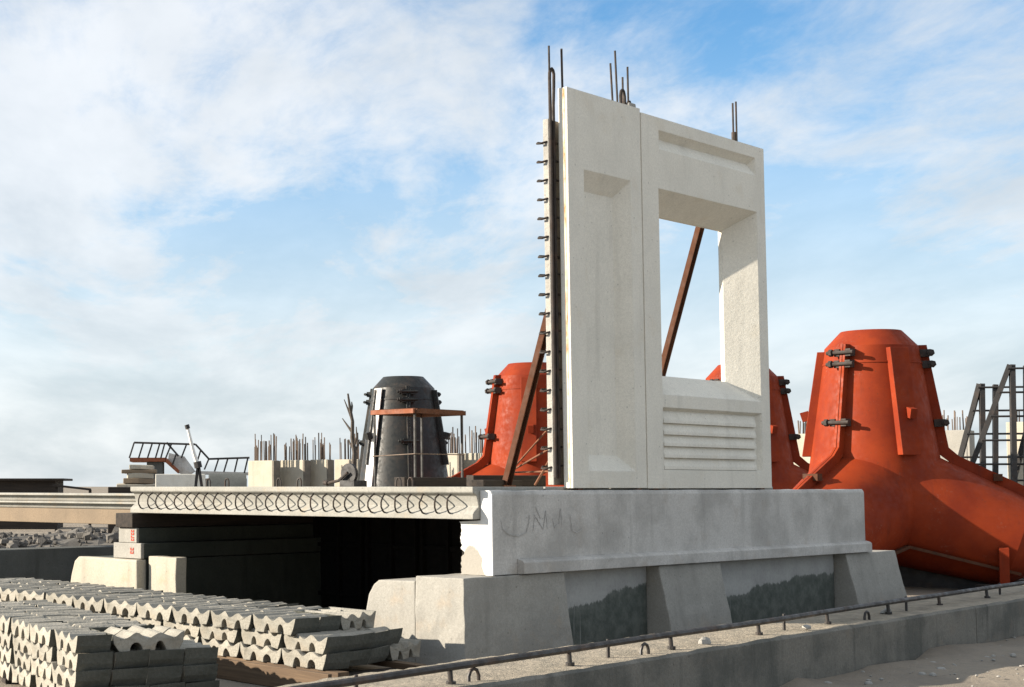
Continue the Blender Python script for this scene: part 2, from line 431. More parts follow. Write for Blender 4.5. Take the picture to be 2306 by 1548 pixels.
# faint dark scrawl left on the face
def onv(x, y, v):
    r = ray(x, y); n = Vector((-By, Bx, 0)); c = W(0, v, 0) - Vector((0, 0, EYE)); tt = (c.x*n.x + c.y*n.y)/(r.x*n.x + r.y*n.y)
    q = Vector((0, 0, EYE)) + r*tt - W(.48, v, .835); return (q.x*Bx + q.y*By, q.z)
mk = NT('scrawl'); mk.done(mk.mix(mk.rng(mk.noise(20, 4), .35, .6), (.30, .29, .275), (.44, .43, .41)), .95)
for ln in ([(1128, 1172), (1132, 1192), (1146, 1204), (1168, 1208), (1184, 1200), (1190, 1178), (1192, 1160)],
           [(1200, 1196), (1203, 1160), (1212, 1176), (1222, 1192), (1228, 1150), (1232, 1190)],
           [(1244, 1168), (1248, 1188), (1258, 1178), (1262, 1146), (1266, 1184)], [(1284, 1160), (1287, 1194), (1298, 1200), (1312, 1190)], [(1205, 1142), (1216, 1168)]):
    mb = MB(); pp = [onv(x, y, .03) for x, y in ln]
    for (a, b), (c, d) in zip(pp, pp[1:]):
        dx_, dz_ = c-a, d-b; l_ = math.hypot(dx_, dz_); nx_, nz_ = -dz_/l_*.0042, dx_/l_*.0042
        mb.quad((a+nx_, -.0075, b+nz_), (c+nx_, -.0075, d+nz_), (c-nx_, -.0075, d-nz_), (a-nx_, -.0075, b-nz_))
    part(t, 'scrawl', mb, 'scrawl')
# toe strip along the bottom, starting a little in from the near end
mb = MB(); tp = [(0, -.002), (-.075, .004), (-.075, .105), (-.055, .125), (0, .140)]
mb.prism(tp, lambda a, b: (.36, a, b), lambda a, b: (L+.02, a, b))
part(t, 'toe', mb, 'grey_concrete', sub=0)

# ================================================================ FACADE PANELS
PZ = 1.630
# ---- solid panel with a splayed niche
pu0, pu1, ph = 1.80, 3.121, 3.972
t = thing('niche_panel', 'white precast facade panel with tall splayed niche, left of the window panel', 'facade panel', W(pu0, .06, PZ), ANG)
w = pu1 - pu0
def fr(mb, o, i, yo, yi):              # ring of four quads between two rectangles (x0, x1, z0, z1)
    a = [(o[0], yo, o[2]), (o[1], yo, o[2]), (o[1], yo, o[3]), (o[0], yo, o[3])]
    b = [(i[0], yi, i[2]), (i[1], yi, i[2]), (i[1], yi, i[3]), (i[0], yi, i[3])]
    for k in range(4): mb.quad(a[k], a[(k+1) % 4], b[(k+1) % 4], b[k])
mb = MB()
N0 = (.27, 1.12, .17, 3.18); N1 = (.40, .985, .33, 3.00)
fr(mb, (0, w, 0, ph), N0, 0, 0); fr(mb, N0, N1, 0, .14)
mb.quad((N1[0], .14, N1[2]), (N1[1], .14, N1[2]), (N1[1], .14, N1[3]), (N1[0], .14, N1[3]))
T1 = .105
for a, b in (((0, 0), (w, 0)), ((w, 0), (w, ph)), ((w, ph), (0, ph)), ((0, ph), (0, 0))):
    mb.quad((a[0], 0, a[1]), (b[0], 0, b[1]), (b[0], T1, b[1]), (a[0], T1, a[1]))
fr(mb, (0, w, 0, ph), (.22, w-.08, .08, ph-.3), T1, T1); fr(mb, (.22, w-.08, .08, ph-.3), (.24, w-.10, .10, ph-.32), T1, .20)
mb.quad((.24, .20, .10), (w-.10, .20, .10), (w-.10, .20, ph-.32), (.24, .20, ph-.32))
bm_me = mb.mesh('panel_body', 'panel_concrete')
def weld(me):
    b = bmesh.new(); b.from_mesh(me); bmesh.ops.remove_doubles(b, verts=b.verts, dist=.0004); bmesh.ops.recalc_face_normals(b, faces=b.faces); b.to_mesh(me); b.free(); return me
put('panel_body', weld(bm_me), t)
# rusty joint line down the sunlit edge
mt = NT('rust_stain')
f_ = mt.rng(mt.noise(6, 7, .75, stretch=(1, 1, .35)), .42, .62)
mt.done(mt.mix(f_, (.62, .56, .45), (.40, .20, .07)), .9)
part(t, 'rust_seam', MB().box(-.004, .0, .030, .052, .004, ph-.01), 'rust_stain')
# rib behind the sunlit edge with hairpin stirrups
rib = put('side_rib', MB().box(-.075, .14, .165, .225, .03, 3.66).mesh('side_rib', 'rib_concrete', bevel=.006), t)
part(rib, 'edge_strip', MB().box(-.090, -.076, .162, .228, .03, 3.665), 'rough_concrete', bevel=.004)  # pale strip paints the sun on the edge, the dark rib its shade
for k in range(18):
    z = 3.44 - k*.19; jt = random.uniform(-.015, .015)
    pts = [(.06, .155, z+jt), (-.05, .157, z), (-.092, .188, z-.006), (-.128, .232, z-.022), (-.132, .272, z-.018), (-.09, .290, z), (.05, .282, z+.01)]
    part(rib, 'stirrup', MB().tube(pts, .0108, 6), 'rebar_steel', smooth=True)
# long hairpin bar standing in front of the rib, and the starter bars
hp = [(-.075, .147, .10), (-.078, .147, 3.8), (-.080, .147, 4.06)] + [(-.080 + .038*(1-math.cos(a)), .147, 4.10 + .075*math.sin(a)) for a in (R(x) for x in (20, 55, 90, 125, 160))] + [(-.008, .147, 4.02), (-.022, .147, 3.8), (-.022, .147, .10)]
part(t, 'hairpin_bar', MB().tube(hp, .0165, 8), 'rebar_steel', smooth=True)
part(t, 'rebar', MB().tube([(-.072, .15, 3.7), (-.08, .15, 4.40)], .011, 6), 'rebar_steel')
part(t, 'rebar', MB().tube([(.03, .07, ph-.25), (.02, .07, ph+.40)], .012, 6), 'rebar_steel')
for x, y, h, dx in ((.93, .075, .42, -.03), (1.02, .075, .57, -.03)):
    part(t, 'rebar', MB().tube([(x, y, ph-.2), (x, y, ph), (x+dx, y, ph+h)], .011, 6), 'rebar_steel')
part(t, 'lifting_loop', MB().tube([(1.075, .07, ph-.1), (1.07, .07, ph+.11), (1.085, .07, ph+.16), (1.11, .07, ph+.18), (1.135, .07, ph+.16), (1.15, .07, ph+.11), (1.16, .07, ph-.1)], .016, 8), 'rebar_steel', smooth=True)
part(t, 'mortar_lump', MB().box(1.16, 1.29, .02, .10, ph-.01, ph+.05), 'rough_concrete', bevel=.02)

# ---- panel with the window and the louvred apron
qu0, qu1, qh = 3.140, 5.752, 3.94
t2 = thing('window_panel', 'white precast facade panel with open splayed window and louvred apron', 'facade panel', W(qu0, .06, PZ-.004), ANG)
w = qu1 - qu0; T2 = .37
mb = MB()
def band(z0, z1, x0=0., x1=None, y=0.): mb.quad((x0, y, z0), (x1 if x1 is not None else w, y, z0), (x1 if x1 is not None else w, y, z1), (x0, y, z1))
gx0, gx1 = .34, 2.41
wx0, wx1, wz0, wz1 = .315, 2.42, .985, 3.175
lz0, lz1 = .19, .85
zs = [0, lz0, lz1, wz0, wz1, 3.60, 3.805, qh]
band(zs[0], zs[1]); band(zs[2], zs[3]); band(zs[4], zs[5]); band(zs[6], zs[7])
for z0, z1, a, b in ((lz0, lz1, wx0, wx1), (wz0, wz1, wx0, wx1), (zs[5], zs[6], gx0, gx1)):
    band(z0, z1, 0, a); band(z0, z1, b, w)
# groove under the head
gd, gm = .085, 3.735
mb.quad((gx0, 0, zs[6]), (gx1, 0, zs[6]), (gx1-.05, gd, gm), (gx0+.05, gd, gm))
mb.quad((gx0, 0, zs[5]), (gx1, 0, zs[5]), (gx1-.05, gd, gm), (gx0+.05, gd, gm))
mb.add([(gx0, 0, zs[5]), (gx0, 0, zs[6]), (gx0+.05, gd, gm)], [(0, 1, 2)]); mb.add([(gx1, 0, zs[5]), (gx1, 0, zs[6]), (gx1-.05, gd, gm)], [(0, 1, 2)])
# window reveal: splay, then a short straight part
O = (wx0, wx1, wz0, wz1); I = (wx0+.24, wx1-.225, wz0+.235, wz1-.205)
fr(mb, O, I, 0, .32); fr(mb, I, I, .32, T2)
# louvre recess
LR = (wx0+.03, wx1-.05, lz0+.015, lz1-.03)
fr(mb, (wx0, wx1, lz0, lz1), LR, 0, .055)
mb.quad((LR[0], .055, LR[2]), (LR[1], .055, LR[2]), (LR[1], .055, LR[3]), (LR[0], .055, LR[3]))
# back and edges
fr(mb, (0, w, 0, qh), I, T2, T2)
for a, b in (((0, 0), (w, 0)), ((w, 0), (w, qh)), ((w, qh), (0, qh)), ((0, qh), (0, 0))):
    mb.quad((a[0], 0, a[1]), (b[0], 0, b[1]), (b[0], T2, b[1]), (a[0], T2, a[1]))
put('panel_body', weld(mb.mesh('panel_body', 'panel_concrete')), t2)
zt = LR[3] - .012
for k in range(5):
    hh = .1215
    z1 = zt - k*.122; z0 = z1 - hh
    x0, x1 = LR[0]+.004, LR[1]-.004 - .06
    s_ = MB().prism([(.0545, z1), (.046, z1), (.014, z0+.035), (.012, z0), (.0545, z0)], lambda a, b: (x0, a, b), lambda a, b: (x1, a, b))
    part(t2, 'louvre', s_, 'panel_concrete')
for x, h, dx in ((2.20, .50, .0), (2.275, .53, .0)):
    part(t2, 'rebar', MB().tube([(x, .15, qh-.2), (x+dx, .15, qh+h)], .011, 6), 'rebar_steel')
part(t2, 'rebar_coupler', MB().tube([(2.215, .15, qh-.02), (2.215, .15, qh+.16)], .030, 8), 'rebar_steel')
for x, h in ((.05, .55), (.15, .68)):
    part(t2, 'rebar', MB().tube([(x, .24, qh-.2), (x-.005, .24, qh+h-.12)], .011, 6), 'rebar_steel')
part(t2, 'lifting_loop', MB().tube([(.095, .22, qh-.1), (.095, .22, qh+.14), (.115, .22, qh+.18), (.145, .22, qh+.18), (.165, .22, qh+.14), (.17, .22, qh-.1)], .013, 8), 'rebar_steel', smooth=True)

# ---- shims under the panels
for u, lb in ((1.92, 'thin steel shim under the left corner of the niche panel'), (2.98, 'thin steel shim under the right corner of the niche panel'),
              (3.30, 'thin steel shim under the left corner of the window panel'), (5.55, 'thin steel shim under the right corner of the window panel')):
    o = put('shim', MB().box(0, .08, 0, .06, 0, .014).mesh('shim', 'rust_steel'), None, W(u, .085, 1.6115), ANG); tag(o, lb, 'shim', 'shims under the panels')

# ---- raking props behind the panels
def prop(label, u, vtop, ztop, vfoot, zfoot, ufoot):
    t = thing('raking_prop', label, 'prop', W(ufoot, vfoot, zfoot), ANG, 'raking props')
    a = Vector((0, 0, .0)); b = Vector((u-ufoot, vtop-vfoot, ztop-zfoot))
    d = (b-a).normalized(); side = Vector((1, 0, 0)); up = side.cross(d).normalized()
    mb = MB()
    mb.bar(a, b, .080, .012, up=up)                       # channel: web and two flanges
    for s in (-1, 1): mb.bar(a + side*s*.041 + up*.028, b + side*s*.041 + up*.028, .010, .064, up=up)
    part(t, 'channel', mb, 'dark_rust')
    part(t, 'foot_plate', MB().box(-.1, .1, -.08, .08, 0, .015), 'rust_steel')
    part(t, 'head_plate', MB().box(b.x-.09, b.x+.09, b.y-.012, b.y, b.z-.09, b.z+.09), 'rust_steel')
    return t
DECK = 1.643
prop('rusty steel channel prop leaning behind the niche panel over the orange mould', 2.08, .30, 4.10, 1.10, DECK, 2.08)
prop('rusty steel channel prop seen diagonally through the window opening', 5.115, .52, 4.75, 1.50, DECK, 5.075)

# ================================================================ DECK OF GIRDERS
gp = [(0, 0), (0, .050), (.03, .078), (.085, .115), (.075, .16), (.055, .215), (.012, .238), (0, .25), (0, .298), (1.10, .298), (1.10, .25), (1.02, .215), (1.02, .115), (1.10, .05), (1.10, 0)]
for k in range(5):
    u = .36 + k*1.13
    t = thing('deck_girder', ['pale concrete girder with row of protruding stirrup loops along its sunlit side', 'concrete deck girder directly behind the one with stirrup loops',
              'third concrete deck girder back, under the rusty work stand', 'fourth concrete deck girder back, behind the panels', 'farthest concrete deck girder behind the window panel'][k], 'girder', W(u, .165 + .0*k, 1.345), ANG, 'girders of the raised deck')
    Lg = 4.90
    part(t, 'body', MB().prism(gp, lambda a, b: (a, 0, b), lambda a, b: (a, Lg, b)), 'girder_concrete', bevel=.006)
    if k == 0:
        for i in range(29):
            v = .27 + i*.158 + random.uniform(-.012, .012); j = random.uniform(-.016, .016); q = random.uniform(-.02, .02)
            pts = [(.07, v+.02+q, .232), (.02+j, v+q, .226), (-.040, v-.01, .195), (-.066+j, v-.015, .150), (-.062+j, v-.012, .105), (-.025, v-.005, .062+j*.4), (.03, v+.005, .042)]
            part(t, 'stirrup', MB().tube(pts, .0088, 5), 'rebar_steel', smooth=True)
        for v in (.95, 1.1, 2.45, 2.75, 3.55, 3.85):
            pts = [(.25, v-.03, .25), (.25, v-.028, .36), (.25, v-.012, .385), (.25, v+.012, .385), (.25, v+.028, .36), (.25, v+.03, .25)]
            part(t, 'lifting_loop', MB().tube(pts, .009, 5), 'rebar_steel', smooth=True)
# black panels added to darken the space under the deck
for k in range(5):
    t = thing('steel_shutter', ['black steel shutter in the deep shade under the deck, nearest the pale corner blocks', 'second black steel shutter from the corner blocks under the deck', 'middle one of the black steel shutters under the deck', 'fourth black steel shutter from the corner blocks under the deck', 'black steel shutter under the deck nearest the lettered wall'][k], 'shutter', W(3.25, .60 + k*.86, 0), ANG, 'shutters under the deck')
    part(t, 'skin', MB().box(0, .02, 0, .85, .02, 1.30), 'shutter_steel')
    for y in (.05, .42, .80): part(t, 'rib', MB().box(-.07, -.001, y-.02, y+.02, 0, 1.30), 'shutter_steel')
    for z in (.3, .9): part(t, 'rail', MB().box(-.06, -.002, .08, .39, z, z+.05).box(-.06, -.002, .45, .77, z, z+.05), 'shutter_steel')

# left bearing of the deck
t = thing('support_wall', 'low concrete wall with red painted lettering holding up the left end of the girder', 'support wall', W(.30, 4.80, .83), ANG)
part(t, 'lower_course', MB().box(.05, 3.2, 0, .49, 0, .175), 'algae_concrete', bevel=.012)  # courses coloured dark to paint the shade under the deck
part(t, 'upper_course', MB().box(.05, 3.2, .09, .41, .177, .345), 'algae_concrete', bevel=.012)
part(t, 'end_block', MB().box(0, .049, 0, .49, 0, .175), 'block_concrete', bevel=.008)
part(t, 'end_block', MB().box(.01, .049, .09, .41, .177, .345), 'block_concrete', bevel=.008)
# red lettering, brushed on the sunlit ends (too blurred in the photo to read)
mb = MB()
for i, kind in enumerate((1, 0, 1, 1)):
    z = .20 + i*.033; y = .135
    mb.box(.005, .0098, y, y+.05, z, z+.010); mb.box(.005, .0098, y+.038, y+.05, z+.0105, z+.026)
    if kind: mb.box(.005, .0098, y, y+.012, z+.0105, z+.026)
part(t, 'lettering', mb, 'red_paint')
mb = MB()
for i, kind in enumerate((1, 1)):
    z = .055 + i*.038; y = .13
    mb.box(-.005, -.0002, y, y+.055, z, z+.012); mb.box(-.005, -.0002, y+.042, y+.055, z+.0125, z+.030)
    if kind: mb.box(-.005, -.0002, y, y+.013, z+.0125, z+.030)
part(t, 'lettering', mb, 'red_paint')
o = put('bearing_timber', MB().box(-.03, 4.3, 0, .30, 0, .162).mesh('bearing_timber', 'dark_timber', bevel=.01), None, W(.30, 4.92, 1.180), ANG)
tag(o, 'black bearing timber between the girder end and the lettered wall', 'timber')
t = thing('foundation_block', 'pale battered concrete block under the lettered wall at left', 'concrete block', W(.24, 4.78, 0), ANG, 'battered foundation blocks')
pf = [(0, 0), (1.36, 0), (1.22, .62), (1.16, .77), (1.08, .825), (.02, .825)]
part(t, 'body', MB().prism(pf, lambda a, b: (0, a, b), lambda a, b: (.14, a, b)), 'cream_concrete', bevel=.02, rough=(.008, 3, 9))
part(t, 'rear_body', MB().prism([(x+.01, z) for x, z in pf], lambda a, b: (.142, a, b*.995), lambda a, b: (3.2, a, b*.995)), 'algae_concrete')  # rear run added to close the view, shade put into its colour
o = put('foundation_block', MB().box(0, .16, 0, .47, 0, .862).mesh('foundation_block', 'cream_concrete', bevel=.012, sub=2, rough=(.01, 5, 5)), None, W(.36, 4.27, 0), ANG)
tag(o, 'small pale concrete block standing in the dark gap under the girder', 'concrete block', 'battered foundation blocks')

# ================================================================ TRACK SLAB AND RAIL IN FRONT
TA = R(45.9); d0 = Vector((4.109 - 2.9*math.cos(TA), 12.42 - 2.9*math.sin(TA), 0))
tdir = Vector((math.cos(TA), math.sin(TA), 0)); tnrm = Vector((-math.sin(TA), math.cos(TA), 0))
def slab(s0, s1, label):
    mb = MB(); ns = int((s1-s0)/.07); pr = [(0, -.25), (0, .385), (.025, .408)] + [(.10 + .0855*i, .41) for i in range(10)] + [(.88, .40), (.88, -.25)]
    n = len(pr)
    for i in range(ns+1):
        x = (s1-s0)*i/ns
        for j, (a, b) in enumerate(pr):
            q = Vector((s0+x, a, b))
            da = .010*noise.fractal(q*1.6, 1, 2, 4) if j in (1, 2) else 0
            db = (.010*noise.fractal(q*2.3, 1, 2, 4) + (.010*noise.noise(q*9) if j > 3 else 0)) if 2 <= j <= n-2 else 0
            mb.v.append((x, a+da, b+db))
    for i in range(ns):
        for j in range(n-1):
            mb.f.append((i*n+j, (i+1)*n+j, (i+1)*n+j+1, i*n+j+1)); mb.mi.append(1 if 2 <= j < n-2 else 0)
    for e in (0, ns):
        mb.f.append(tuple(e*n+j for j in range(n))); mb.mi.append(0)
    p = d0 + tdir*s0
    o = put('track_slab', mb.mesh('track_slab', ['track_concrete', 'slab_top'], smooth=True), None, p, TA)
    return tag(o, label, 'slab', 'track slabs')
t = NT('slab_top')
n2 = t.noise(5, 7, .7); n3 = t.noise(33, 4, .7)
col = t.mix(t.rng(n2, .35, .65), (.37, .32, .25), (.25, .225, .18)); col = t.mix(t.rng(n3, .42, .7, 0, .6), col, (.22, .19, .155))
t.done(col, .95, t.math('ADD', n2, t.math('MULTIPLY', n3, .6)), .8, .03, spec=.1)
s1_ = slab(-4.4, 8.22, 'long low concrete track slab with sandy top, along the bottom right')
s2_ = slab(8.235, 19, 'next concrete track slab beyond the joint at the right edge')
rail = thing('rail', 'dark steel rail on short pegs along the concrete track slab', 'rail', Vector((4.274, 12.88, .41)) - Vector((math.cos(R(46.9)), math.sin(R(46.9)), 0))*3.2, R(46.9))
rp = []
for i in range(48):
    s = -4.3 + i*.48
    rp.append((s, .012*noise.noise(Vector((s*.5, 0, 0))), .108 + .012*noise.noise(Vector((s*.4, 4, 0)))))
part(rail, 'bar', MB().tube(rp, .024, 8), 'rail_steel', smooth=True)
for i in range(15):
    s = -3.95 + 1.48*i + random.uniform(-.05, .05)
    part(rail, 'peg', MB().tube([(s, -.01, -.03), (s, 0, .09)], .017, 8).tube([(s, -.008, .0), (s, -.008, .022)], .032, 8), 'rail_steel')
    if i % 2: part(rail, 'stud', MB().tube([(s+.62, .045, -.03), (s+.62, .045, .135)], .013, 7), 'rail_steel')
for s, pr, lb in ((1.63, s1_, ''), (5.75, s1_, ''), (-.55, s1_, '')):
    x = s + 4.4
    pts = [(x-.055, .14, .36), (x-.055, .14, .44), (x-.035, .14, .475), (x, .14, .488), (x+.035, .14, .475), (x+.055, .14, .44), (x+.055, .14, .36)]
    part(pr, 'lifting_loop', MB().tube(pts, .012, 7), 'rail_steel', smooth=True)
# loose stones and scraps on the slab
for k, (s, o_, r_) in enumerate(((2.62, .17, .045), (4.35, .10, .035), (6.6, .3, .05))):
    mb = MB(); mb.lathe([(.2*r_, -.5*r_), (r_, -.2*r_), (.9*r_, .4*r_), (.3*r_, .75*r_)], 9)
    p = d0 + tdir*s + tnrm*o_ + Vector((0, 0, .425))
    tag(put('stone', mb.mesh('stone', 'rough_concrete', smooth=True, rough=(r_*.5, 12, k)), None, p), ['pebble on the slab below the middle damp wall', 'small stone on the slab near its front edge', 'small stone lying behind the rail near the far end'][k], 'stone', 'stones on the slab')

# ================================================================ CORRUGATED CONCRETE UNITS IN TWO PILES
UW, UL, UH = .575, .275, .142
def unit_mesh(seed):
    rnd = random.Random(seed); top = []; bot = []
    n = 24
    for i in range(n+1):
        x = UW*i/n; top.append((x, UH - .021 + .021*math.cos(2*math.pi*(x/UW)*3)))
    bot.append((UW-.018, .060)); bot.append((UW-.052, .0))
    for cx in (UW*.665, UW*.335):
        for a in range(0, 181, 22):
            bot.append((cx + .046*math.cos(R(a)), .078*math.sin(R(a))))
    bot.append((.052, 0)); bot.append((.018, .060))
    pr = top + bot
    mb = MB(); mb.prism(pr, lambda a, b: (a, 0, b), lambda a, b: (a, UL, b))
    m_ = len(pr)                                   # long sides in the darker, greenish material
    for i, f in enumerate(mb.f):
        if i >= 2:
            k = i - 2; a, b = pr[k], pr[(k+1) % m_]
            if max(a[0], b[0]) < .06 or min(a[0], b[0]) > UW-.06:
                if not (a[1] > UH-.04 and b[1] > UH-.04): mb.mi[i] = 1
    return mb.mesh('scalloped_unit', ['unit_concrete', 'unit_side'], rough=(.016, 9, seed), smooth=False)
UM = [unit_mesh(i*3.3) for i in range(9)]
def pile(name, O, ang, layers, group, skip, shift, bend, turned):
    # local x runs along the sunlit end faces (left and away), local y to the right and away
    e1 = Vector((math.cos(ang), math.sin(ang), 0)); e2 = Vector((math.sin(ang), -math.cos(ang), 0))
    LN = ['bottom', 'second', 'third', 'fourth', 'fifth', 'sixth']
    for l, (n1, n2, s1, s2) in enumerate(layers):
        lname = 'top' if l == len(layers)-1 else LN[l]
        for j in range(n2):
            for i in range(n1):
                if (l, i, j) in skip: continue
                q = e1*(i*(UW+.012) + s1 + bend*j*j*math.exp(-i/2.5)) + e2*(j*(UL+.013) + s2)
                q += Vector((random.uniform(-.012, .012), random.uniform(-.012, .012), 0))
                z = O.z + l*(UH-.014)
                rz = ang + random.uniform(-.045, .045) + math.atan(2*bend*j*math.exp(-i/2.5)/UL)*.8
                me = random.choice(UM)
                o = put('scalloped_unit', me, None, Vector((O.x, O.y, z)) + q, rz)
                o.scale = (1, -1, 1)
                if (l, i, j) in turned:                # lies across the row: covers two places with two units
                    o.scale = (1, 1, 1); o.rotation_euler = (0, 0, rz - R(90))
                    o2 = put('scalloped_unit', me, None, o.location + e1*(UL+.012), rz - R(90))
                    tag(o2, 'scalloped concrete unit lying crosswise, %s, %s layer, behind its twin' % (name, lname), 'concrete unit', group)
                    tag(o, 'scalloped concrete unit lying crosswise, %s, %s layer, wavy edge in front' % (name, lname), 'concrete unit', group); continue
                tag(o, 'scalloped concrete unit, %s, %s layer, %s row, %s from near end' % (name, lname, ORD[j], ORD[i]), 'concrete unit', group)
A2 = math.atan2(.80, -.60)
O2 = onz(735, 1512, .15)
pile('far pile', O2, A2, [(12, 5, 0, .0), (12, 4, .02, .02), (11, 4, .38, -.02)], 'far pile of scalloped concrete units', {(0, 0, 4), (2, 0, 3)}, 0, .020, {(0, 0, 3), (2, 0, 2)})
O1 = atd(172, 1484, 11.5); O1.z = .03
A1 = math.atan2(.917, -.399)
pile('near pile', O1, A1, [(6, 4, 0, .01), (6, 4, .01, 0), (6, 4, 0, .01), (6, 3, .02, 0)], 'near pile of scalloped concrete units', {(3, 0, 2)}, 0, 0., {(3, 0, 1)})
# planks and bearers under the far pile
e1 = Vector((math.cos(A2), math.sin(A2), 0)); e2 = Vector((math.sin(A2), -math.cos(A2), 0))
for k, y in enumerate((.08, .95)):
    p = O2 + e1*(-.12) + e2*y
    o = put('plank', MB().box(0, 6.95, -.06, .06, 0, .048).mesh('plank', 'brown_timber', bevel=.004), None, (p.x, p.y, .10), A2)
    tag(o, ['brown plank under the sunlit edge of the far pile', 'plank under the back of the far pile of units'][k], 'plank', 'planks under the far pile')
for k in range(5):
    p = O2 + e1*(.1 + 1.6*k) + e2*(-.1)
    o = put('bearer', MB().box(0, .1, 0, -1.3, 0, .098).mesh('bearer', 'dark_timber', bevel=.006), None, (p.x, p.y, .0), A2)
    tag(o, '%s timber bearer from the near end under the far pile' % ORD[k], 'timber', 'bearers under the far pile')
pa, pb = onz(485, 1545, .06), onz(690, 1545, .06)
o = put('board', MB().box(0, 1.5, -.02, .02, 0, .17).mesh('board', 'brown_timber', bevel=.004), None, (O2.x - e1.x*.3 - e2.x*.22, O2.y - e1.y*.3 - e2.y*.22, 0.0), A2)
tag(o, 'brown board set on edge below the near end of the far pile', 'board')
for k in range(2):
    p = O1 + (Vector((math.cos(A1), math.sin(A1), 0)))*(.3+1.6*k)
    o = put('bearer', MB().box(0, .12, 0, -1.2, 0, .038).mesh('bearer', 'dark_timber'), None, (p.x, p.y, -.01), A1)
    tag(o, '%s timber bearer under the near pile of units' % ORD[k], 'timber', 'bearers under the near pile')

